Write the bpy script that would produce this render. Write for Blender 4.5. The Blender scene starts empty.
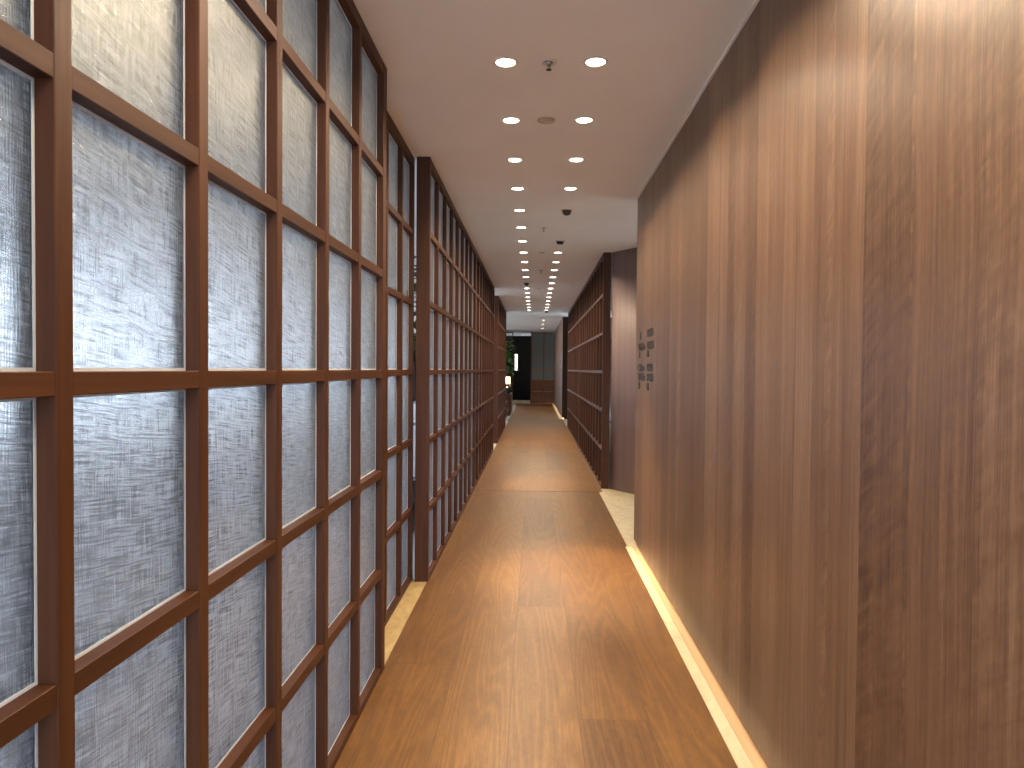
import bpy, bmesh, math, random
from mathutils import Vector, Matrix
random.seed(7)
R = math.radians
S = bpy.context.scene
COL = S.collection

# ------------------------------------------------------------------ node helpers
def new_mat(name):
    m = bpy.data.materials.new(name); m.use_nodes = True
    nt = m.node_tree; nt.nodes.clear()
    out = nt.nodes.new('ShaderNodeOutputMaterial')
    return m, nt, out

def N(nt, typ, ins=None, **props):
    n = nt.nodes.new(typ)
    for k, v in props.items(): setattr(n, k, v)
    if ins:
        for k, v in ins.items():
            s = n.inputs[k]
            if isinstance(v, bpy.types.NodeSocket): nt.links.new(v, s)
            else: s.default_value = v
    return n

def M(nt, op, a, b=None, c=None):
    ins = {0: a}
    if b is not None: ins[1] = b
    if c is not None: ins[2] = c
    return N(nt, 'ShaderNodeMath', ins, operation=op).outputs[0]

def mixc(nt, f, a, b, bt='MIX'):
    n = N(nt, 'ShaderNodeMix', None, data_type='RGBA', blend_type=bt)
    for idx, v in ((0, f), (6, a), (7, b)):
        if isinstance(v, bpy.types.NodeSocket): nt.links.new(v, n.inputs[idx])
        else: n.inputs[idx].default_value = v
    return n.outputs[2]

def c4(r, g, b): return (r, g, b, 1)

def vec(nt, x, y, z):
    return N(nt, 'ShaderNodeCombineXYZ', {0: x, 1: y, 2: z}).outputs[0]

def coords(nt):
    tc = N(nt, 'ShaderNodeTexCoord')
    s = N(nt, 'ShaderNodeSeparateXYZ', {0: tc.outputs['Object']})
    return s.outputs[0], s.outputs[1], s.outputs[2]

def noise(nt, v, scale=1, detail=4, rough=.55, dist=0):
    return N(nt, 'ShaderNodeTexNoise', {'Vector': v, 'Scale': scale, 'Detail': detail, 'Roughness': rough, 'Distortion': dist}).outputs[0]

def ramp(nt, f, stops):
    n = N(nt, 'ShaderNodeValToRGB', {0: f}); cr = n.color_ramp
    while len(cr.elements) < len(stops): cr.elements.new(.5)
    for e, (p, c) in zip(cr.elements, stops):
        e.position = p; e.color = c if len(c) == 4 else (*c, 1)
    return n.outputs[0]

def plain(name, col, rough=.5, metal=0, emit=None, es=0, spec=.5):
    m, nt, out = new_mat(name)
    p = N(nt, 'ShaderNodeBsdfPrincipled', {'Base Color': c4(*col), 'Roughness': rough, 'Metallic': metal, 'Specular IOR Level': spec})
    if emit: p.inputs['Emission Color'].default_value = c4(*emit); p.inputs['Emission Strength'].default_value = es
    nt.links.new(p.outputs[0], out.inputs[0]); return m

def grainwood(name, along, dark, light, rough=.4, scale=1.0, spec=.5):
    """plain joinery timber with its grain along one axis"""
    m, nt, out = new_mat(name)
    x, y, z = coords(nt)
    rnd = N(nt, 'ShaderNodeObjectInfo').outputs['Random']
    off = M(nt, 'MULTIPLY', rnd, 37.0)
    a, b = 45 * scale, 1.6 * scale
    sc = {'x': (b, a, a), 'y': (a, b, a), 'z': (a, a, b)}[along]
    v = vec(nt, M(nt, 'MULTIPLY_ADD', x, sc[0], off), M(nt, 'MULTIPLY', y, sc[1]), M(nt, 'MULTIPLY', z, sc[2]))
    f = noise(nt, v, 1, 5, .6, .6)
    sc2 = {'x': (.8, 4, 4), 'y': (4, .8, 4), 'z': (4, 4, .8)}[along]
    v2 = vec(nt, M(nt, 'MULTIPLY_ADD', x, sc2[0], off), M(nt, 'MULTIPLY', y, sc2[1]), M(nt, 'MULTIPLY', z, sc2[2]))
    g = noise(nt, v2, 1, 2)
    f = M(nt, 'ADD', M(nt, 'MULTIPLY', f, .65), M(nt, 'MULTIPLY', g, .35))
    c = ramp(nt, f, [(.3, dark), (.7, light)])
    bp = N(nt, 'ShaderNodeBump', {'Strength': .12, 'Distance': .002, 'Height': f})
    p = N(nt, 'ShaderNodeBsdfPrincipled', {'Base Color': c, 'Roughness': rough, 'Normal': bp.outputs[0], 'Specular IOR Level': spec * .6})
    nt.links.new(p.outputs[0], out.inputs[0]); return m

def veneer(name, horiz, tones, rough=.36, spec=.55):
    """wall veneer: upright flitches of varied width, straight grain and curly figure. horiz = 'x' or 'y'"""
    m, nt, out = new_mat(name)
    x, y, z = coords(nt)
    h = y if horiz == 'y' else x
    # flitch edges (two interleaved pitches give varied widths)
    i1 = M(nt, 'FLOOR', M(nt, 'DIVIDE', M(nt, 'ADD', h, .05), .235))
    i2 = M(nt, 'FLOOR', M(nt, 'DIVIDE', M(nt, 'ADD', h, .31), .137))
    pid = M(nt, 'MULTIPLY_ADD', i1, 3.17, M(nt, 'MULTIPLY', i2, 7.31))
    wn = N(nt, 'ShaderNodeTexWhiteNoise', {'W': pid}, noise_dimensions='1D')
    tone = wn.outputs[0]
    wn2 = N(nt, 'ShaderNodeTexWhiteNoise', {'W': M(nt, 'ADD', pid, 55.5)}, noise_dimensions='1D').outputs[0]
    off = M(nt, 'MULTIPLY', tone, 60)
    wob = noise(nt, vec(nt, M(nt, 'MULTIPLY', h, 2.0), 0.0, M(nt, 'MULTIPLY', z, 1.1)), 1, 2)
    hh = M(nt, 'MULTIPLY_ADD', wob, .05, h)
    fine = noise(nt, vec(nt, M(nt, 'MULTIPLY_ADD', hh, 210, off), off, M(nt, 'MULTIPLY', z, 2.6)), 1, 6, .65, .2)
    mid = noise(nt, vec(nt, M(nt, 'MULTIPLY_ADD', hh, 34, off), off, M(nt, 'MULTIPLY', z, .55)), 1, 3, .55, .5)
    big = noise(nt, vec(nt, M(nt, 'MULTIPLY', h, 1.3), off, M(nt, 'MULTIPLY', z, .9)), 1, 2)
    # curly ripples, slanted across the grain
    cv = vec(nt, M(nt, 'MULTIPLY_ADD', h, 9, off), off, M(nt, 'ADD', M(nt, 'MULTIPLY', z, 24), M(nt, 'MULTIPLY', h, 16)))
    curl = noise(nt, cv, 1, 2, .5, .9)
    cm = N(nt, 'ShaderNodeMapRange', {0: wn2, 1: .45, 2: 1.0, 3: .03, 4: .34}).outputs[0]
    flk = noise(nt, vec(nt, M(nt, 'MULTIPLY_ADD', h, 90, off), off, M(nt, 'MULTIPLY', z, 22)), 1, 3, .6, 1.2)
    f = M(nt, 'ADD', M(nt, 'MULTIPLY', fine, .44), M(nt, 'MULTIPLY', mid, .24))
    f = M(nt, 'ADD', f, M(nt, 'MULTIPLY', M(nt, 'SUBTRACT', tone, .5), .12))
    f = M(nt, 'ADD', f, M(nt, 'MULTIPLY', M(nt, 'SUBTRACT', big, .5), .22))
    f = M(nt, 'ADD', f, M(nt, 'MULTIPLY', M(nt, 'SUBTRACT', curl, .5), cm))
    f = M(nt, 'ADD', f, M(nt, 'MULTIPLY', M(nt, 'SUBTRACT', flk, .5), .14))
    c = ramp(nt, M(nt, 'ADD', f, .16), [(.30, tones[0]), (.5, tones[1]), (.72, tones[2])])
    # hairline joints at the flitch edges
    fr = M(nt, 'FRACT', M(nt, 'DIVIDE', M(nt, 'ADD', h, .05), .235))
    seam = M(nt, 'LESS_THAN', fr, .006)
    c = mixc(nt, M(nt, 'MULTIPLY', seam, .45), c, c4(*[t * .4 for t in tones[0]]))
    bp = N(nt, 'ShaderNodeBump', {'Strength': .05, 'Distance': .002, 'Height': f})
    rg = M(nt, 'MULTIPLY_ADD', fine, .14, rough - .07)
    p = N(nt, 'ShaderNodeBsdfPrincipled', {'Base Color': c, 'Roughness': rg, 'Normal': bp.outputs[0], 'Specular IOR Level': spec})
    nt.links.new(p.outputs[0], out.inputs[0]); return m

def floor_wood(name):
    m, nt, out = new_mat(name)
    x, y, z = coords(nt)
    W = .28
    u = M(nt, 'DIVIDE', M(nt, 'ADD', x, .09 + 2.8), W)
    pid = M(nt, 'FLOOR', u)
    fu = M(nt, 'FRACT', u)
    r1 = N(nt, 'ShaderNodeTexWhiteNoise', {'W': pid}, noise_dimensions='1D').outputs[0]
    L = 3.6
    # butt joints: the middle board ends at 4.25 m
    shift = M(nt, 'MULTIPLY', M(nt, 'SUBTRACT', pid, 10.0), 1.37)
    v = M(nt, 'DIVIDE', M(nt, 'ADD', y, M(nt, 'ADD', shift, 6.55)), L)
    bid = M(nt, 'FLOOR', v); fv = M(nt, 'FRACT', v)
    code = M(nt, 'MULTIPLY_ADD', pid, 5.3, M(nt, 'MULTIPLY', bid, 2.9))
    tone = N(nt, 'ShaderNodeTexWhiteNoise', {'W': code}, noise_dimensions='1D').outputs[0]
    off = M(nt, 'MULTIPLY', tone, 50)
    # cathedral figure: contours of a stretched noise
    cn = noise(nt, vec(nt, M(nt, 'MULTIPLY_ADD', x, 4.2, off), M(nt, 'MULTIPLY_ADD', y, .36, off), off), 1, 1.5, .45, .25)
    ring = M(nt, 'MULTIPLY_ADD', M(nt, 'SINE', M(nt, 'MULTIPLY', cn, 110)), .5, .5)
    ring = M(nt, 'POWER', ring, 1.6)
    fine = noise(nt, vec(nt, M(nt, 'MULTIPLY_ADD', x, 190, off), M(nt, 'MULTIPLY', y, 4.2), off), 1, 6, .65, .3)
    fleck = noise(nt, vec(nt, M(nt, 'MULTIPLY_ADD', x, 55, off), M(nt, 'MULTIPLY', y, 17), off), 1, 3, .6, .6)
    blot = noise(nt, vec(nt, M(nt, 'MULTIPLY', x, 3), M(nt, 'MULTIPLY', y, 1.2), off), 1, 3)
    f = M(nt, 'ADD', M(nt, 'MULTIPLY', fine, .42), M(nt, 'MULTIPLY', ring, .075))
    f = M(nt, 'ADD', f, M(nt, 'MULTIPLY', fleck, .2))
    f = M(nt, 'ADD', f, M(nt, 'MULTIPLY', blot, .24))
    f = M(nt, 'ADD', f, M(nt, 'MULTIPLY', M(nt, 'SUBTRACT', tone, .5), .09))
    c = ramp(nt, f, [(.30, (.085, .034, .008)), (.50, (.19, .086, .020)), (.70, (.33, .17, .044))])
    e1 = M(nt, 'LESS_THAN', fu, .010)
    e2 = M(nt, 'LESS_THAN', fv, .0009)
    e = M(nt, 'MAXIMUM', e1, e2)
    c = mixc(nt, M(nt, 'MULTIPLY', e, .6), c, c4(.03, .012, .005))
    bp = N(nt, 'ShaderNodeBump', {'Strength': .10, 'Distance': .002, 'Height': f})
    rg = M(nt, 'MULTIPLY_ADD', fine, .2, .27)
    p = N(nt, 'ShaderNodeBsdfPrincipled', {'Base Color': c, 'Roughness': rg, 'Normal': bp.outputs[0], 'Specular IOR Level': .5})
    nt.links.new(p.outputs[0], out.inputs[0]); return m

def stone(name, a, b, rough=.5):
    m, nt, out = new_mat(name)
    x, y, z = coords(nt)
    v = vec(nt, M(nt, 'MULTIPLY', x, 9), M(nt, 'MULTIPLY', y, 5), z)
    f = noise(nt, v, 1.3, 6, .6, 1.1)
    g = noise(nt, vec(nt, x, y, z), 120, 2)
    f = M(nt, 'ADD', M(nt, 'MULTIPLY', f, .8), M(nt, 'MULTIPLY', g, .2))
    c = ramp(nt, f, [(.3, a), (.7, b)])
    p = N(nt, 'ShaderNodeBsdfPrincipled', {'Base Color': c, 'Roughness': rough})
    nt.links.new(p.outputs[0], out.inputs[0]); return m

def paint(name, col, rough=.7, spec=.3):
    m, nt, out = new_mat(name)
    x, y, z = coords(nt)
    f = noise(nt, vec(nt, x, y, z), 2.2, 4)
    c = ramp(nt, f, [(.3, [k * .96 for k in col]), (.7, col)])
    bp = N(nt, 'ShaderNodeBump', {'Strength': .03, 'Distance': .003, 'Height': noise(nt, vec(nt, x, y, z), 90, 2)})
    p = N(nt, 'ShaderNodeBsdfPrincipled', {'Base Color': c, 'Roughness': rough, 'Normal': bp.outputs[0], 'Specular IOR Level': spec})
    nt.links.new(p.outputs[0], out.inputs[0]); return m

def fabric_glass(name):
    """laminated glass with a woven interlayer: blurs what is behind, crossing threads"""
    m, nt, out = new_mat(name)
    x, y, z = coords(nt)
    wy = M(nt, 'MULTIPLY_ADD', noise(nt, vec(nt, 0.0, M(nt, 'MULTIPLY', y, 5), M(nt, 'MULTIPLY', z, 5)), 1, 2), .022, y)
    wz = M(nt, 'MULTIPLY_ADD', noise(nt, vec(nt, 9.0, M(nt, 'MULTIPLY', y, 3), M(nt, 'MULTIPLY', z, 3)), 1, 2), .03, z)
    tv = noise(nt, vec(nt, 0.0, M(nt, 'MULTIPLY', wy, 270), M(nt, 'MULTIPLY', wz, 14)), 1, 3, .6)
    th = noise(nt, vec(nt, 3.0, M(nt, 'MULTIPLY', wy, 11), M(nt, 'MULTIPLY', M(nt, 'MULTIPLY_ADD', y, .12, wz), 270)), 1, 3, .6)
    pa = noise(nt, vec(nt, 5.0, M(nt, 'MULTIPLY', y, 6), M(nt, 'MULTIPLY', z, 6)), 1, 3)
    hgt = M(nt, 'ADD', tv, th)
    dk = M(nt, 'MULTIPLY_ADD', M(nt, 'SUBTRACT', hgt, 1.0), 1.0, .5)
    c = ramp(nt, dk, [(.33, (.31, .325, .335)), (.5, (.53, .55, .56)), (.65, (.77, .785, .80))])
    bp = N(nt, 'ShaderNodeBump', {'Strength': .8, 'Distance': .0014, 'Height': hgt})
    rg = M(nt, 'MULTIPLY_ADD', pa, .16, .06)
    p = N(nt, 'ShaderNodeBsdfPrincipled', {'Base Color': c, 'Roughness': rg, 'Transmission Weight': 1.0, 'IOR': 1.42, 'Normal': bp.outputs[0], 'Coat Weight': .6, 'Coat Roughness': .3})
    tr = N(nt, 'ShaderNodeBsdfTranslucent', {'Color': c, 'Normal': bp.outputs[0]})
    mx = N(nt, 'ShaderNodeMixShader', {0: .24, 1: p.outputs[0], 2: tr.outputs[0]})
    nt.links.new(mx.outputs[0], out.inputs[0]); return m

def bead_mat(name):  # white strips standing in for glass edges that catch the light
    m, nt, out = new_mat(name)
    d = N(nt, 'ShaderNodeBsdfDiffuse', {'Color': c4(.85, .87, .88)})
    t = N(nt, 'ShaderNodeBsdfTranslucent', {'Color': c4(.97, .98, 1)})
    mx = N(nt, 'ShaderNodeMixShader', {0: .45, 1: d.outputs[0], 2: t.outputs[0]})
    nt.links.new(mx.outputs[0], out.inputs[0]); return m

def leafmat(name, a, b):
    m, nt, out = new_mat(name)
    x, y, z = coords(nt)
    c = ramp(nt, noise(nt, vec(nt, x, y, z), 9, 2), [(.35, a), (.65, b)])
    p = N(nt, 'ShaderNodeBsdfPrincipled', {'Base Color': c, 'Roughness': .4})
    nt.links.new(p.outputs[0], out.inputs[0]); return m

def clear_glass(name):
    m, nt, out = new_mat(name)
    p = N(nt, 'ShaderNodeBsdfPrincipled', {'Base Color': c4(.75, .8, .8), 'Roughness': .03, 'Transmission Weight': 1.0, 'IOR': 1.45})
    nt.links.new(p.outputs[0], out.inputs[0]); return m

RED_D, RED_L = (.036, .0105, .003), (.094, .031, .0095)
MT = dict(
    post=grainwood('lattice_wood_upright', 'z', RED_D, RED_L, .5),
    rail=grainwood('lattice_wood_level', 'y', RED_D, RED_L, .5),
    railx=grainwood('lattice_wood_across', 'x', RED_D, RED_L, .5),
    wall=veneer('veneer_wall', 'y', ((.048, .022, .012), (.142, .074, .042), (.29, .172, .102))),
    wallx=veneer('veneer_wall_across', 'x', ((.048, .022, .012), (.142, .074, .042), (.29, .172, .102))),
    walld=grainwood('curved_veneer', 'z', (.24, .165, .16), (.31, .225, .215), .5, .4),
    floor=floor_wood('floor_boards'),
    stone=stone('pale_stone', (.46, .37, .23), (.66, .56, .37)),
    ledge=stone('ochre_stone', (.33, .22, .08), (.52, .38, .17), .55),
    strip=stone('cream_stone', (.62, .48, .31), (.78, .64, .44)),
    door=grainwood('partition_wood', 'z', (.10, .032, .012), (.20, .075, .028), .5), doorx=grainwood('partition_rail', 'x', (.22, .09, .035), (.34, .15, .06), .45),
    tan=grainwood('tan_wood', 'y', (.46, .31, .17), (.60, .43, .26), .5),
    ceil=paint('ceiling_paint', (.93, .935, .915)),
    white=paint('white_paint', (.8, .79, .77)),
    grey=paint('grey_plaster', (.30, .30, .31)),
    carpet=paint('room_floor', (.45, .44, .43)),
    glass=fabric_glass('woven_glass'),
    bead=bead_mat('edge_glint_bead'),
    clear=clear_glass('clear_glass'),
    ribbed=plain('ribbed_glass', (.14, .145, .12), .4, spec=.5),
    ring=plain('lamp_trim', (.75, .68, .6), .4),
    lens=plain('lamp_lens', (.9, .9, .9), .3, emit=(1, .90, .74), es=8),
    led=plain('led_tape', (.9, .9, .9), .3, emit=(1, .72, .44), es=8),
    black=plain('black_metal', (.018, .016, .015), .35),
    dark=plain('dark_lacquer', (.008, .006, .005), .6, spec=.15),
    darkwood=grainwood('dark_wood', 'z', (.022, .009, .005), (.055, .022, .010), .5, spec=.3),
    steel=plain('brushed_steel', (.5, .5, .5), .3, 1),
    brass=plain('pale_brass', (.6, .5, .36), .35, .6),
    ink=plain('sign_letters', (.02, .015, .012), .45),
    shade=plain('lamp_shade', (.9, .8, .6), .7, emit=(1, .72, .36), es=2.2),
    leaf=leafmat('leaf', (.02, .07, .015), (.08, .2, .04)),
    leafd=leafmat('leaf_dark', (.008, .03, .015), (.02, .07, .03)),
    pot=plain('glazed_pot', (.05, .05, .055), .3),
    potw=plain('white_pot', (.7, .68, .64), .4),
    soil=plain('soil', (.03, .02, .012), .9),
    bark=grainwood('bark', 'z', (.06, .035, .02), (.13, .08, .05), .8),
    red=plain('red_petal', (.5, .03, .03), .5),
    warm=plain('warm_cove', (.9, .9, .9), .4, emit=(1, .74, .28), es=4),
)

# ------------------------------------------------------------------ mesh helpers
def box(bm, x0, x1, y0, y1, z0, z1, mi=0, bev=0):
    r = bmesh.ops.create_cube(bm, size=1)
    vs = r['verts']
    bmesh.ops.scale(bm, vec=(x1 - x0, y1 - y0, z1 - z0), verts=vs)
    bmesh.ops.translate(bm, vec=((x0 + x1) / 2, (y0 + y1) / 2, (z0 + z1) / 2), verts=vs)
    fs = {f for v in vs for f in v.link_faces}
    for f in fs: f.material_index = mi
    if bev:
        es = list({e for v in vs for e in v.link_edges})
        r2 = bmesh.ops.bevel(bm, geom=es, offset=bev, segments=1, affect='EDGES', clamp_overlap=True)
        for f in r2['faces']: f.material_index = mi

def cyl(bm, p0, p1, r0, r1=None, seg=20, mi=0, caps=True):
    r1 = r0 if r1 is None else r1
    p0, p1 = Vector(p0), Vector(p1); d = p1 - p0
    q = d.to_track_quat('Z', 'Y').to_matrix().to_4x4()
    r = bmesh.ops.create_cone(bm, cap_ends=caps, segments=seg, radius1=r0, radius2=r1, depth=d.length,
                              matrix=Matrix.Translation((p0 + p1) / 2) @ q)
    for f in {f for v in r['verts'] for f in v.link_faces}: f.material_index = mi; f.smooth = len(f.verts) == 4

def lathe(bm, prof, seg=32, mi=0, c=(0, 0, 0)):
    rows = []
    for (r, z) in prof:
        if r < 1e-6: rows.append([bm.verts.new((c[0], c[1], c[2] + z))])
        else: rows.append([bm.verts.new((c[0] + r * math.cos(2 * math.pi * i / seg), c[1] + r * math.sin(2 * math.pi * i / seg), c[2] + z)) for i in range(seg)])
    for a, b in zip(rows, rows[1:]):
        for i in range(seg):
            j = (i + 1) % seg
            if len(a) == 1 and len(b) == 1: continue
            if len(a) == 1: f = bm.faces.new((a[0], b[j], b[i]))
            elif len(b) == 1: f = bm.faces.new((a[i], a[j], b[0]))
            else: f = bm.faces.new((a[i], a[j], b[j], b[i]))
            f.smooth = True; f.material_index = mi

def obj(name, bm, mats, parent=None, loc=(0, 0, 0)):
    bmesh.ops.recalc_face_normals(bm, faces=bm.faces)
    me = bpy.data.meshes.new(name); bm.to_mesh(me); bm.free()
    for m in (mats if isinstance(mats, (list, tuple)) else [mats]): me.materials.append(m)
    o = bpy.data.objects.new(name, me); COL.objects.link(o); o.location = loc
    if parent: o.parent = parent
    return o

def empty(name, loc=(0, 0, 0), rz=0):
    o = bpy.data.objects.new(name, None); o.empty_display_size = .1
    COL.objects.link(o); o.location = loc; o.rotation_euler = (0, 0, rz); return o

def tag(o, label, cat, group=None):
    o['label'] = label; o['category'] = cat
    if group: o['group'] = group
    return o

def struct(name, bm, m, loc=(0, 0, 0)):
    o = obj(name, bm, m, loc=loc); o['kind'] = 'structure'; return o

def copy_tree(o, parent=None):
    c = o.copy(); COL.objects.link(c)
    if parent: c.parent = parent
    for ch in list(o.children): copy_tree(ch, c)
    return c

B = bmesh.new

# ------------------------------------------------------------------ setting
H = 2.79          # ceiling
HF = 2.90         # ceiling past the lattice
XL, XR = -.692, .819
YB = -1.9         # behind the camera
YO = 17.45        # where the corridor opens
YE = 29.4         # end wall
XRM = -5.4        # window side of the room behind the glass

bm = B(); box(bm, -.70, .752, YB, 8.30, -.06, 0)
struct('floor', bm, MT['floor'])
bm = B(); box(bm, -.70, .80, 8.30, YE + 3, -.06, 0); struct('floor', bm, MT['floor'])
bm = B(); box(bm, -.70, .775, 8.294, 8.302, -.02, .001); struct('trim_1', bm, MT['rail'])
# stone in the alcove on the right, stone ledges on the left
bm = B(); box(bm, .752, 3.4, 5.72, 8.30, -.06, 0); box(bm, .80, 3.4, 8.30, 20.3, -.06, 0); struct('floor', bm, MT['stone'])
bm = B(); box(bm, -.80, -.70, 3.37, 4.76, -.06, .001); struct('floor', bm, MT['ledge'])
bm = B(); box(bm, -.80, -.70, 12.3, 13.6, -.06, .001); box(bm, -1.0, -.70, 17.4, 18.2, -.06, .001); struct('floor', bm, MT['stone'])
bm = B(); box(bm, XRM, -.80, YB, 18.2, -.06, 0)
box(bm, -.80, -.70, YB, 3.37, -.06, 0); box(bm, -.80, -.70, 4.76, 12.3, -.06, 0); box(bm, -.80, -.70, 13.6, 17.4, -.06, 0)
box(bm, XRM, -.70, 18.2, YE + 3, -.06, 0)
struct('floor', bm, MT['carpet'])
bm = B(); box(bm, .734, .788, YB, 5.73, -.06, .004); struct('trim_2', bm, MT['strip'])
bm = B(); box(bm,   .788, .93, YB, 5.73, -.06, .006); struct('trim_4', bm, MT['tan'])

bm = B(); box(bm, XRM, 3.4, YB, YO, H, H + .11); struct('ceiling', bm, MT['ceil'])
bm = B(); box(bm, XRM, 3.4, YO, YE + 3, HF, HF + .1); struct('ceiling', bm, MT['ceil'])

# ------------------------------------------------------------------ right veneer wall, lifted over its light slot
def veneer_wall(name, y0, y1, x0, top, mat, thick=.14):
    bm = B()
    # plan outline with rounded corners at both ends
    r = .018; pts = []
    for cx, cy, a0 in ((x0 + r, y1 - r, 180), (x0 + thick - r, y1 - r, 90), (x0 + thick - r, y0 + r, 0), (x0 + r, y0 + r, -90)):
        for k in range(7):
            a = R(a0 - 15 * k); pts.append((cx + r * math.cos(a), cy + r * math.sin(a)))
    lo = [bm.verts.new((px, py, .036)) for px, py in pts]; hi = [bm.verts.new((px, py, top)) for px, py in pts]
    n = len(pts)
    for i in range(n):
        j = (i + 1) % n; f = bm.faces.new((lo[i], lo[j], hi[j], hi[i])); f.smooth = False
    bm.faces.new(lo); bm.faces.new(hi)
    return struct(name, bm, mat)
veneer_wall('wall_right', YB, 5.88, XR, H, MT['wall'])
bm = B(); box(bm, XR + .07, XR + .13, YB, 5.70, .0, .036); struct('baseboard_right', bm, MT['darkwood'])
bm = B(); box(bm, XR - .010, XR, YB, 5.77, H - .012, H); struct('trim_3', bm, MT['white'])

W2X = .785
bm = B(); box(bm, W2X, W2X + .22, 20.4, YE, .036, HF, 0)
for f in bm.faces:
    if abs(f.normal.y) > .5: f.material_index = 1
struct('wall_right_far', bm, [MT['wall'], MT['darkwood']])
bm = B(); box(bm, W2X + .07, W2X + .2, 20.45, YE, .0, .036); struct('baseboard_far', bm, MT['darkwood'])
bm = B(); box(bm, .80, W2X + .5, 20.3, YE, -.06, .0); box(bm, W2X - .07, .80, 20.4, YE, 0, .004); struct('trim_5', bm, MT['strip'])

# led slots
def led(y0, y1, x, label):
    t = empty('strip_light', (x, y0, .006))
    bm = B(); box(bm, 0, .022, 0, y1 - y0, .0, .014); obj('housing', bm, MT['steel'], t)
    bm = B(); box(bm, -.004, 0, 0, y1 - y0, .002, .012); obj('diffuser', bm, MT['led'], t)
    tag(t, label, 'light')
led(YB + .1, 5.68, XR + .045, 'long warm light strip glowing under the near wooden wall on the right')
led(20.5, YE - .1, W2X + .045, 'warm light strip under the far wooden wall near the corridor end')

# curved wall beside the alcove
bm = B()
pts = []
for k in range(17):
    a = R(196 - 84 * k / 16 - 0)          # arc
    pts.append((2.02 + 1.12 * math.cos(a), 7.62 + 1.12 * math.sin(a) * .9 + .35))
# reshape: begin near (0.915, 8.5) and sweep toward the camera and to the right
pts = []
for k in range(15):
    t = k / 14
    pts.append((.905 + .95 * t, 8.52 - .95 * math.sin(t * math.pi / 2) ** 1.0 * .95))
nrm = []
rows = []
for i, (px, py) in enumerate(pts):
    q0 = Vector(pts[max(0, i - 1)]); q1 = Vector(pts[min(len(pts) - 1, i + 1)]); d = (q1 - q0).normalized()
    n = Vector((-d.y, d.x))
    rows.append(((px, py), (px + n.x * .07, py + n.y * .07)))
vv = []
for a, b in rows:
    vv.append([bm.verts.new((a[0], a[1], 0)), bm.verts.new((a[0], a[1], H)), bm.verts.new((b[0], b[1], H)), bm.verts.new((b[0], b[1], 0))])
for p, q in zip(vv, vv[1:]):
    for i in range(4):
        j = (i + 1) % 4; f = bm.faces.new((p[i], p[j], q[j], q[i])); f.smooth = i in (0, 2)
f = bm.faces.new(vv[0]); f.material_index = 1; bm.faces.new(vv[-1])
struct('wall_alcove', bm, [MT['walld'], MT['post']])
# outer walls on the right side (unseen window opening added to light the alcove)
def wall_with_windows(name, x0, x1, y0, y1, z1, wins, mat, z_lo, z_hi):
    bm = B()
    box(bm, x0, x1, y0, y1, 0, z_lo); box(bm, x0, x1, y0, y1, z_hi, z1)
    y = y0
    for a, b in wins:
        if a > y: box(bm, x0, x1, y, a, z_lo, z_hi)
        y = b
    if y < y1: box(bm, x0, x1, y, y1, z_lo, z_hi)
    return struct(name, bm, mat)
wall_with_windows('wall_right_outer', 3.3, 3.4, YB, YE + 3, HF, [(6.6, 7.4)], MT['grey'], .5, 1.7)
bm = B(); box(bm, XR + .14, 3.3, 5.55, 5.65, 0, H); struct('wall_alcove_side', bm, MT['grey'])
bm = B(); box(bm, 1.86, 3.3, 7.55, 7.65, 0, H); struct('wall_alcove_end', bm, MT['grey'])
bm = B(); box(bm, 2.0, 2.06, 8.8, 20.4, 0, H); struct('wall_right_inner', bm, MT['darkwood'])

# left room: window wall, back and front walls
wins = []; y = -1.5
while y < 30: wins.append((y, y + 2.1)); y += 2.35
wall_with_windows('wall_left_outer', XRM - .12, XRM, YB, YE + 3, HF, wins, MT['grey'], .95, 2.25)
k = 0
for a, b in wins:
    k += 1
    bm = B()
    for yy in (a, (a + b) / 2 - .02, b - .04): box(bm, XRM - .09, XRM - .04, yy, yy + .04, .95, 2.25)
    box(bm, XRM - .09, XRM - .04, a, b, .95, .99); box(bm, XRM - .09, XRM - .04, a, b, 2.21, 2.25)
    struct('window_%d' % k, bm, MT['black'])
bm = B(); box(bm, XRM - .12, -.76, YB - .1, YB, 0, H); box(bm, .82, 3.4, YB - .1, YB, 0, H); struct('wall_back', bm, MT['grey'])
bm = B()
for xx in (-.76, .0, .78): box(bm, xx, xx + .04, YB - .08, YB - .04, 0, H)
for zz_ in (0, 2.1, H - .04): box(bm, -.72, .78, YB - .078, YB - .042, zz_, zz_ + .04)
struct('window_back_added', bm, MT['black'])  # unseen opening, added so cool daylight reaches the ceiling and posts
bm = B(); box(bm, -1.7, -1.6, 27.5, YE + 3, 0, HF); struct('wall_left_far', bm, MT['grey'])
bm = B(); box(bm, XRM, -1.6, YE + 3, YE + 3.1, 0, HF); box(bm, -1.6, 3.4, YE + 3, YE + 3.1, 0, HF); struct('wall_front', bm, MT['dark'])

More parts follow.
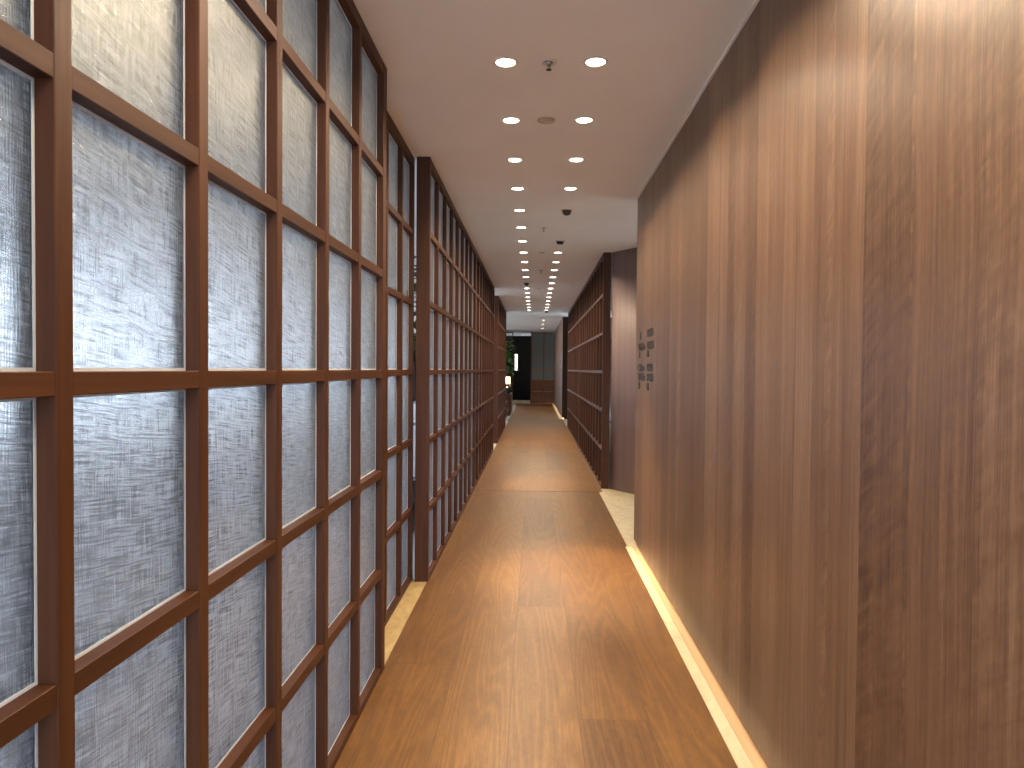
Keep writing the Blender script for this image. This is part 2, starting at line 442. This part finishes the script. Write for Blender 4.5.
# ------------------------------------------------------------------ lattice screens
ROWS = [1.383 + (k - 3) * .457 for k in range(7)]   # rail centres, 0.012 .. 2.754
PW, RW = .040, .036
def screen(xf, y0, y1, posts, side, label, depth=.06, end0=.04, end1=.073, dz=.031, glass='glass', name='lattice_screen', group=None, top=H, out=None):
    """side=-1: the screen lies left of the corridor (depth runs to -x). posts = centres of the inner uprights"""
    t = empty(name, (xf, y0 - (.022 if side < 0 else -.026), 0))
    def bx(bm, d0, d1, *r, **k):
        a, b = side * d0, side * d1
        box(bm, min(a, b), max(a, b), *r, **k)
    L = y1 - y0
    bm = B()   # outer frame
    ed = depth if abs(depth - .074) > .01 else .086
    e0 = .088 if y0 > 4.7 else depth
    bx(bm, 0, e0, 0, end0, .002, top, mi=0, bev=.0015)
    bx(bm, 0, ed, L - end1, L, .002, top, mi=0, bev=.0015)
    bx(bm, .001, depth, end0, L - end1, top - .055, top, mi=1, bev=.0015)
    bx(bm, .001, depth, end0, L - end1, .002, .032, mi=1, bev=.0015)
    obj('frame', bm, [MT['post'], MT['rail']], t)
    ps = [p - y0 for p in posts]
    edges = [end0] + [v for p in ps for v in (p - PW / 2, p + PW / 2)] + [L - end1]
    cells = [(edges[i], edges[i + 1]) for i in range(0, len(edges), 2)]
    bm = B()
    for p in ps: bx(bm, 0, depth, p - PW / 2, p + PW / 2, .032, top - .055, mi=0, bev=.0015)
    for z in ROWS[1:-1]:
        for a, b in cells: bx(bm, .0012, depth - .001, a, b, z - RW / 2, z + RW / 2, mi=1, bev=.0012)
    obj('lattice', bm, [MT['post'], MT['rail']], t)
    zs = [.032] + [v for z in ROWS[1:-1] for v in (z - RW / 2, z + RW / 2)] + [top - .055]
    zc = [(zs[i], zs[i + 1]) for i in range(0, len(zs), 2)]
    bg, bb = B(), B(); w = .0055
    for a, b in cells:
        for c, d in zc:
            bx(bg, dz, dz + .006, a + w, b - w, c + w, d - w)
            bx(bb, dz - .001, dz + .007, a, a + w, c, d); bx(bb, dz - .001, dz + .007, b - w, b, c, d)
            bx(bb, dz - .001, dz + .007, a + w, b - w, c, c + w); bx(bb, dz - .001, dz + .007, a + w, b - w, d - w, d)
    obj('glass_panes', bg, MT[glass], t)
    obj('edge_glint_bead', bb, MT['bead'], t)
    tag(t, label, 'screen', group)
    return t

A_end = 3.353
postsA = [1.063 + .4475 * k for k in range(-6, 5)]
postsA = [p for p in postsA if p < A_end - .2]
screen(XL, -1.80, A_end, postsA, -1, 'large nearest lattice screen on the left, brown timber squares with woven frosted glass', depth=.072, end1=.073)
screen(-.80, 3.36, 4.765, [3.46, 3.91, 4.35], -1, 'narrow set-back lattice screen behind the nearest one, above the stone ledge', depth=.065, end0=.03, end1=.035)
postsC = [4.76 + .09 + .452 * k - .02 for k in range(1, 8)]
screen(XL, 4.725, 8.48, [p - .12 for p in postsC if p - .12 < 8.3], -1, 'lattice screen right after the gap on the left, broad brown end post', depth=.074, end0=.05, end1=.073)
postsC2 = [8.49 + .46 * k for k in range(1, 8)]
screen(XL, 8.49, 12.3, [p for p in postsC2 if p < 12.1], -1, 'third lattice screen on the left, ending at the bright ceiling patch', depth=.074, end0=.07, end1=.073)
# the end post of the second run is deeper on its near face too
postsD = [13.6 + .46 * k for k in range(1, 8)]
screen(XL, 13.6, 17.4, postsD, -1, 'farthest lattice screen on the left side of the corridor', depth=.086, end0=.09, end1=.073)
for y0 in (4.705,):
    pass
postsR = [8.5 + .45 * k for k in range(1, 10)]
screen(.80, 8.5, 13.0, postsR, 1, 'nearer lattice screen on the right, broad dark end post by the curved wall', depth=.09, end0=.045, end1=.06, dz=.06)
postsR2 = [13.01 + .45 * k for k in range(1, 10)]
screen(.80, 13.01, YO, [p for p in postsR2 if p < YO - .2], 1, 'far lattice screen on the right, before the far wooden wall', depth=.09, end0=.05, end1=.06, dz=.06)

# ------------------------------------------------------------------ ceiling fixtures
def make_downlight():
    t = empty('downlight')
    bm = B(); lathe(bm, [(.043, .0), (.046, -.004), (.053, -.005), (.056, -.002), (.056, .0), (.043, .0)], 36); obj('trim_ring', bm, MT['ring'], t)
    bm = B(); lathe(bm, [(0, -.0035), (.03, -.003), (.042, -.001), (.042, 0)], 32); obj('lens', bm, MT['lens'], t)
    return t
ORD = ['nearest', 'second', 'third', 'fourth', 'fifth', 'sixth', 'seventh', 'eighth', 'ninth', 'tenth', 'eleventh', 'twelfth', 'thirteenth',
       'fourteenth', 'fifteenth', 'sixteenth', 'seventeenth', 'eighteenth', 'nineteenth']
proto = make_downlight(); used = False
def spot(x, y, z, e, size=2.75, blend=1.0, rad=.04, aim=None, col=(1, .80, .56)):
    d = bpy.data.lights.new('downlight_beam', 'SPOT'); d.energy = e; d.spot_size = size; d.spot_blend = blend
    d.shadow_soft_size = rad; d.color = col
    o = bpy.data.objects.new('downlight_beam', d); COL.objects.link(o); o.location = (x, y, z)
    if aim: o.rotation_euler = (Vector(aim) - Vector((x, y, z))).to_track_quat('-Z', 'Y').to_euler()
    return o
def beams(x, y, z, e):
    spot(x, y, z, e, R(143), .34)              # wide flood of the lamp
    spot(x, y, z, e * .75, R(58), 1.0, col=(1, .74, .46))         # its bright core
def downlight(x, y, z, label, group, e):
    global used
    o = proto if not used else copy_tree(proto); used = True
    o.location = (x, y, z); tag(o, label, 'light', group)
    if e: beams(x, y, z - .012, e)
XA, XB_ = -.142, .262
SP = .755
def yk(k): return 3.268 + SP * k
EN = 16
n = 0
for k in range(19):
    if k == 11: continue
    downlight(XA, yk(k), H, 'round recessed downlight, %s from the camera in the left row' % ORD[n], 'downlights in the left ceiling row', EN); n += 1
n = 0
for k in range(19):
    if k in (4, 5, 6): continue
    downlight(XB_, yk(k), H, 'round recessed downlight, %s from the camera in the right row' % ORD[n], 'downlights in the right ceiling row', EN); n += 1
for k in (-1, -2, -3, -4):
    for x in (XA, XB_): beams(x, yk(k), H - .012, EN)
for x, lb in ((-1.02, 'tiny downlight deep behind the glass screen, left of the doorway'), (-.52, 'tiny downlight deep inside the dark doorway')):
    downlight(x, YE + 1.9, HF, lb, 'downlights in the dark room', 1.0)
for i, y in enumerate((21.9, 23.9, 26.3)):
    downlight(XB_, y, HF, ['small', 'second small', 'last small'][i] + ' downlight beyond the ceiling step, in front of the glazed cabinet', 'downlights beyond the ceiling step', EN * 1.8)

def black_spot(x, y, label, aim, e, cone):
    t = empty('spotlight', (x, y, H))
    bm = B(); lathe(bm, [(.042, .0), (.046, -.004), (.053, -.005), (.056, -.002), (.056, 0), (.042, 0)], 36); obj('trim_ring', bm, MT['ring'], t)
    bm = B(); d = (Vector(aim) - Vector((x, y, H))).normalized(); d.z = -abs(d.z)
    cyl(bm, Vector((0, 0, -.002)), d * .026 + Vector((0, 0, -.004)), .040, .034, 24)
    obj('lamp_head', bm, MT['black'], t)
    tag(t, label, 'spotlight', 'black adjustable spotlights')
    if e: spot(x + d.x * .07, y + d.y * .07, H + d.z * .07 - .01, e, R(cone), 1.0, .02, aim, (1, .72, .42))
black_spot(XB_ + .005, yk(4), 'black adjustable spotlight, the nearer one standing in the right downlight row', (.42, 4.95, 0), 300, 38)
black_spot(XB_, yk(6), 'black adjustable spotlight, the farther one standing in the right downlight row', (.05, 8.9, 0), 170, 26)
black_spot(XA, yk(11), 'black adjustable spotlight in the left downlight row', (.05, 13.8, 0), 130, 26)
black_spot(.27, 18.1 - .9, 'tiny black spotlight just before the ceiling step', (.2, 17.6, 0), 0, 30)

def sprinkler(x, y, label):
    t = empty('ceiling_sprinkler', (x, y, H))
    bm = B(); cyl(bm, (0, 0, -.001), (0, 0, .02), .03, .03, 20); lathe(bm, [(.022, -.001), (.03, -.006), (.042, -.004), (.044, 0), (.022, 0)], 32); obj('escutcheon', bm, MT['ring'], t)
    bm = B(); cyl(bm, (0, 0, 0), (0, 0, -.018), .024, .012, 16); cyl(bm, (0, 0, -.018), (0, 0, -.034), .006, .006, 10)
    for s in (-1, 1): cyl(bm, (s * .010, 0, -.014), (s * .004, 0, -.04), .0022, .0022, 8)
    obj('nozzle', bm, MT['steel'], t)
    bm = B(); lathe(bm, [(0, -.040), (.015, -.041), (.016, -.043), (0, -.044)], 20); obj('deflector', bm, MT['black'], t)
    t.scale = (.82, .82, .82); tag(t, label, 'sprinkler')
sprinkler(.052, yk(0), 'nearest ceiling sprinkler, between the first two downlights')
sprinkler(.075, yk(5), 'second ceiling sprinkler, level with the gap in the right row of lights')
sprinkler(.075, yk(9), 'third ceiling sprinkler, farther down between the two rows')
def plate(x, y, r, label):
    t = empty('ceiling_plate', (x, y, H))
    bm = B(); lathe(bm, [(r * .86, -.002), (r * .9, -.005), (r * .97, -.005), (r, 0), (r * .86, 0)], 36); obj('rim', bm, MT['brass'], t)
    bm = B(); lathe(bm, [(0, -.003), (r * .86, -.002), (r * .86, 0)], 36); obj('cover', bm, MT['ring'], t)
    tag(t, label, 'ceiling plate')
plate(.052, yk(1), .05, 'round pale blanking plate between the second pair of downlights')
plate(.075, yk(7), .035, 'small pale plate between the rows, beyond the sprinkler')
plate(.06, yk(12), .03, 'tiny pale disc between the rows, far down the ceiling')

# ------------------------------------------------------------------ wall sign
def text_mesh(s, size, ext=.0015):
    cu = bpy.data.curves.new('t', 'FONT'); cu.body = s; cu.size = size; cu.extrude = ext; cu.offset = size * .06
    o = bpy.data.objects.new('t', cu); COL.objects.link(o)
    bpy.context.view_layer.update()
    dg = bpy.context.evaluated_depsgraph_get()
    me = bpy.data.meshes.new_from_object(o.evaluated_get(dg))
    bpy.data.objects.remove(o); return me
def sign(xw, y_left, zc, label, sc=1.0):
    t = empty('wall_sign', (xw - .0008, y_left, zc))
    rows = [(.235, 'M', .10, 'BOEO', 1), (.120, 'VWahs', .0, 'BOEOS', 1), (.048, 'I', .06, 'II', .85), (-.085, 'Ohs', .0, 'BOBO', 1), (-.175, 'VAbEs', .0, 'OBOEO', 1), (-.262, 'TO', .03, 'OB', 1)]
    for dz, a, ind, b, k in rows:
        for s, off, wd in ((a, .02 + ind, None), (b, .47, None)):
            me = text_mesh(s, (.072 * sc * k))
            xs = [v.co.x for v in me.vertices]; w = max(xs) - min(xs); x0 = min(xs)
            target = {1: .05, 2: .10}.get(len(s), .27 if len(s) < 5 else .29) * (1.25 if off < .4 and len(s) > 2 else 1)
            for v in me.vertices:
                u = (v.co.x - x0) / w * target + off
                hh = v.co.y; ee = v.co.z
                v.co = Vector((-ee, -u, hh + dz * .78)) 
            o = bpy.data.objects.new('lettering', me); COL.objects.link(o); me.materials.append(MT['ink']); o.parent = t
    tag(t, label, 'sign'); return t
sign(XR, 5.755, 1.47, 'small black lettering in six short rows near the far end of the near wooden wall')
sign(W2X, 22.6, 1.47, 'tiny black lettering on the far wooden wall on the right')

# ------------------------------------------------------------------ plants and far furniture
def leaf(bm, base, d, L, w, droop=.3, mi=0):
    d = Vector(d).normalized(); up = Vector((0, 0, 1)); s = d.cross(up)
    if s.length < .1: s = Vector((1, 0, 0))
    s.normalize(); prev = None; p = Vector(base)
    for i in range(5):
        t = i / 4; ww = w * math.sin(math.pi * (.08 + .9 * t)) * .5
        c = p + d * (L * t) - up * (droop * L * t * t)
        q = (bm.verts.new(c - s * ww + up * ww * .25), bm.verts.new(c - up * .002), bm.verts.new(c + s * ww + up * ww * .25))
        if prev:
            for j in (0, 1):
                f = bm.faces.new((prev[j], prev[j + 1], q[j + 1], q[j])); f.material_index = mi; f.smooth = True
        prev = q
def plant(name, loc, z0, z1, rad, n, label, leafm='leaf', potm='pot', pot_h=.4, pot_r=.17, L=.22, w=.07, seed=1, cat='plant'):
    rr = random.Random(seed); t = empty(name, loc)
    bm = B(); lathe(bm, [(0, 0), (pot_r * .72, 0), (pot_r * .9, pot_h * .5), (pot_r, pot_h), (pot_r * .9, pot_h), (pot_r * .86, pot_h - .03)], 28); obj('pot', bm, MT[potm], t)
    bm = B(); lathe(bm, [(0, pot_h - .035), (pot_r * .86, pot_h - .03)], 24); obj('soil', bm, MT['soil'], t)
    bs, bl = B(), B()
    for k in range(4):
        a = rr.uniform(0, 6.28); top = Vector((math.cos(a) * rad * .4, math.sin(a) * rad * .4, z1 - .15))
        cyl(bs, (math.cos(a) * .03, math.sin(a) * .03, pot_h - .04), top, .012, .006, 8)
    for k in range(n):
        a = rr.uniform(0, 6.28); z = rr.uniform(z0, z1); r = rr.uniform(0, rad * .6)
        leaf(bl, (math.cos(a) * r, math.sin(a) * r, z), (math.cos(a), math.sin(a), rr.uniform(-.3, .8)), L * rr.uniform(.7, 1.2), w * rr.uniform(.7, 1.2), rr.uniform(.1, .5))
    obj('stem', bs, MT['bark'], t); obj('foliage', bl, MT[leafm], t)
    tag(t, label, cat); return t
plant('potted_plant', (-1.16, 6.2, 0), 1.5, 2.3, .28, 150, 'tall leafy plant glimpsed through the gap between the left screens', pot_h=.45, seed=3)
plant('potted_plant', (1.42, 10.4, 0), 1.0, 2.25, .38, 260, 'dark leafy plant glimpsed in the slit beside the right screen', 'leafd', pot_h=.5, seed=4)
plant('potted_plant', (-1.02, 25.9, 0), 1.30, 2.35, .34, 260, 'large green plant standing far off on the left near the glass partition', pot_h=.5, seed=5, L=.28, w=.1)
plant('potted_bush', (-.80, 21.85, .66), .12, .30, .13, 120, 'small dark round bush on the far low cabinet on the left', 'leafd', 'pot', .15, .09, .12, .05, 6)

def low_cabinet(loc, sx, sy, h, label):
    t = empty('low_cabinet', loc)
    bm = B(); box(bm, -sx / 2, sx / 2, -sy / 2, sy / 2, .06, h - .03, bev=.004); obj('body', bm, MT['post'], t)
    bm = B(); box(bm, -sx / 2 - .015, sx / 2 + .015, -sy / 2 - .015, sy / 2 + .015, h - .03, h, bev=.004); obj('top', bm, MT['rail'], t)
    bm = B(); box(bm, -sx / 2 + .03, sx / 2 - .03, -sy / 2 + .03, sy / 2 - .03, 0, .06); obj('plinth', bm, MT['darkwood'], t)
    for s in (-1, 1):
        bm = B(); box(bm, sx / 2, sx / 2 + .016, s * sy / 4 - sy / 4 + .02, s * sy / 4 + sy / 4 - .02, .08, h - .06, bev=.003); dd = obj('door', bm, MT['post'], t)
        bm = B(); cyl(bm, (sx / 2 + .03, s * .06, h * .45), (sx / 2 + .03, s * .06, h * .6), .006, seg=10); cyl(bm, (sx / 2 + .012, s * .06, h * .47), (sx / 2 + .03, s * .06, h * .47), .004, seg=8); cyl(bm, (sx / 2 + .012, s * .06, h * .58), (sx / 2 + .03, s * .06, h * .58), .004, seg=8)
        obj('handle', bm, MT['brass'], dd)
    tag(t, label, 'cabinet'); return t
low_cabinet((-.86, 22.3, 0), .30, 1.5, .66, 'low reddish wooden cabinet with a lamp and bush, far left of the corridor')
low_cabinet((-.91, 20.2, 0), .26, .9, .50, 'low reddish wooden cabinet nearest past the left screens')

t = empty('table_lamp', (-.88, 22.6, .66))
bm = B(); lathe(bm, [(0, 0), (.07, 0), (.07, .015), (.02, .025), (.015, .12), (.035, .17), (.012, .22), (.01, .30), (0, .30)], 28); obj('base', bm, MT['brass'], t)
bm = B(); lathe(bm, [(.125, .16), (.115, .50), (.112, .50), (.122, .16)], 36); obj('lamp_shade', bm, MT['shade'], t)
tag(t, 'glowing cream table lamp on the far low cabinet', 'lamp')
# small guard lights on the floor
for (x, y, lb) in ((-.88, 19.72, 'first of the small white floor lights along the far left edge'), (-.80, 22.05, 'middle small white floor light along the far left edge'), (-.83, 25.2, 'last small white floor light, nearest the dark doorway')):
    t = empty('floor_light', (x, y, 0))
    bm = B(); lathe(bm, [(0, 0), (.06, 0), (.06, .03), (0, .03)], 24); obj('base', bm, MT['steel'], t)
    bm = B(); lathe(bm, [(.055, .03), (.055, .10), (.03, .13), (0, .135)], 24); obj('dome', bm, plain('lit_dome', (.9, .9, .9), .4, emit=(1, .93, .85), es=1.3), t)
    tag(t, lb, 'floor light', 'small white floor lights')

# ------------------------------------------------------------------ corridor end: glazed cabinet front, dark doorway, glass partition
t = empty('glazed_partition', (-.16, YE, 0))
Wd = 1.06; zz = [.0, .62, 1.02, 1.43, 1.86, 2.30, 2.74, 2.90]
zz = [0.02, .50, .98, 1.42, 1.86, 2.30, 2.86]
bf = B()
for x in (0, Wd / 2 - .02, Wd - .05): box(bf, x, x + (.04 if x else .05), 0, .07, 0, HF - .002, 0, bev=.002)
for i, z in enumerate(zz):
    for a, b in ((.05, Wd / 2 - .02), (Wd / 2 + .02, Wd - .05)): box(bf, a, b, .003, .07, z - .02, z + .02, 1)
obj('frame', bf, [MT['door'], MT['doorx']], t)
bp = B(); bg = B()
for i in range(6):
    for a, b in ((.05, Wd / 2 - .02), (Wd / 2 + .02, Wd - .05)):
        box(bp if i < 2 else bg, a, b, .03, .045 if i < 2 else .036, zz[i] + .02, zz[i + 1] - .02)
obj('wood_panel', bp, MT['door'], t); obj('glass_panes', bg, MT['ribbed'], t)
tag(t, 'tall timber partition with two columns of glass panes at the corridor end', 'partition')
bm = B(); box(bm, -.16, 3.3, YE + .30, YE + .36, 0, HF); struct('wall_end', bm, MT['darkwood'])
bm = B(); box(bm, .905, 3.3, YE, YE + .1, 0, HF); struct('wall_end_side', bm, MT['darkwood'])
# dark doorway
bm = B(); box(bm, -.84, -.18, YE + .02, YE + .28, 0, .13); struct('trim_6', bm, MT['stone'])
# glass partition
t = empty('glass_screen', (-1.42, 28.2, 0))
bf = B()
for x in (0, .54): box(bf, x, x + .035, 0, .05, 0, 2.86, 0)
for z in (.02, .9, 2.30, 2.84): box(bf, .035, .54, .005, .045, z - .02, z + .02, 0)
obj('frame', bf, MT['darkwood'], t)
bg = B()
for a, b in ((.04, .88), (.92, 2.28), (2.32, 2.82)): box(bg, .035, .54, .02, .028, a, b)
obj('glass_panes', bg, MT['clear'], t)
tag(t, 'dark framed clear glass screen beside the dark doorway', 'screen')
# upright lit column seen beside the doorway
t = empty('light_column', (-.80, YE + 1.6, .0))
bm = B(); box(bm, -.07, .07, -.05, .05, 0, 1.35, bev=.005); obj('base', bm, MT['dark'], t)
bm = B(); box(bm, -.06, .06, -.04, .04, 1.35, 2.05, bev=.01); obj('diffuser', bm, plain('lit_white', (.9, .9, .9), .5, emit=(1, .97, .92), es=.9), t)
tag(t, 'slim glowing white column beside the dark doorway', 'light')

# ------------------------------------------------------------------ furniture behind the frosted glass
def side_table(loc, label):
    t = empty('side_table', loc)
    bm = B(); box(bm, -.3, .3, -.6, .6, .72, .75, bev=.004); obj('tabletop', bm, MT['white'], t)
    for sx in (-1, 1):
        for sy in (-1, 1):
            bm = B(); box(bm, sx * .26 - .02, sx * .26 + .02, sy * .55 - .02, sy * .55 + .02, 0, .72); obj('leg', bm, MT['white'], t)
    tag(t, label, 'table')
side_table((-1.75, 8.6, 0), 'white table behind the screens, seen in the left gap')
t = empty('flower_vase', (-1.52, 8.5, .75))
bm = B(); lathe(bm, [(0, 0), (.05, 0), (.07, .08), (.03, .18), (.035, .22)], 24); obj('vase', bm, MT['potw'], t)
bm = B()
rr = random.Random(2)
for k in range(40):
    a = rr.uniform(0, 6.28); leaf(bm, (0, 0, .2), (math.cos(a), math.sin(a), rr.uniform(.6, 2)), rr.uniform(.12, .25), .04, .3)
obj('foliage', bm, MT['leaf'], t)
for k in range(12):
    bm = B(); a = rr.uniform(0, 6.28); r = rr.uniform(.02, .1)
    lathe(bm, [(0, 0), (.014, .004), (.024, .02), (.018, .034), (.008, .024), (0, .02)], 12, c=(math.cos(a) * r, math.sin(a) * r, .2 + rr.uniform(.12, .24)))
    obj('flower', bm, MT['red'], t)
tag(t, 'white vase of red flowers on the white table in the left gap', 'vase')
# warm ceiling cove in the room behind the glass
t = empty('cove_light', (-1.85, 1.6, H))
bm = B(); box(bm, 0, .2, 0, 2.6, -.05, 0); obj('housing', bm, MT['white'], t)
bm = B(); box(bm, .02, .18, .02, 2.58, -.056, -.05); obj('diffuser', bm, MT['warm'], t)
tag(t, 'warm ceiling light seen blurred through the top panes of the nearest screen', 'light')

# ------------------------------------------------------------------ world: soft daylight
w = bpy.data.worlds.new('World'); S.world = w; w.use_nodes = True
nt = w.node_tree; nt.nodes.clear()
tc = N(nt, 'ShaderNodeTexCoord'); sp = N(nt, 'ShaderNodeSeparateXYZ', {0: tc.outputs['Generated']})
cr = ramp(nt, M(nt, 'MULTIPLY_ADD', sp.outputs[2], .5, .5), [(.40, (.30, .33, .36)), (.5, (.75, .86, 1.0)), (.62, (.55, .72, 1.0))])
bg = N(nt, 'ShaderNodeBackground', {'Color': cr, 'Strength': 4.6})
wo = N(nt, 'ShaderNodeOutputWorld'); nt.links.new(bg.outputs[0], wo.inputs[0])

# ------------------------------------------------------------------ camera
cd = bpy.data.cameras.new('Camera'); cam = bpy.data.objects.new('Camera', cd); COL.objects.link(cam); S.camera = cam
F = 720.0
cd.sensor_width = 36; cd.lens = F / 1024 * 36; cd.clip_start = .05; cd.clip_end = 200
yaw = math.atan(22.5 / F); pitch = -math.atan(15.0 / F)
rot = Matrix.Rotation(yaw, 4, 'Z') @ Matrix.Rotation(math.pi / 2 + pitch, 4, 'X') @ Matrix.Rotation(R(.45), 4, 'Z')
cam.matrix_world = Matrix.Translation((0, 0, 1.41)) @ rot

vs = S.view_settings
vs.view_transform = 'Standard'; vs.look = 'None'; vs.gamma = 1; vs.exposure = 1.24; vs.use_curve_mapping = False
cy = S.cycles if hasattr(S, 'cycles') else None
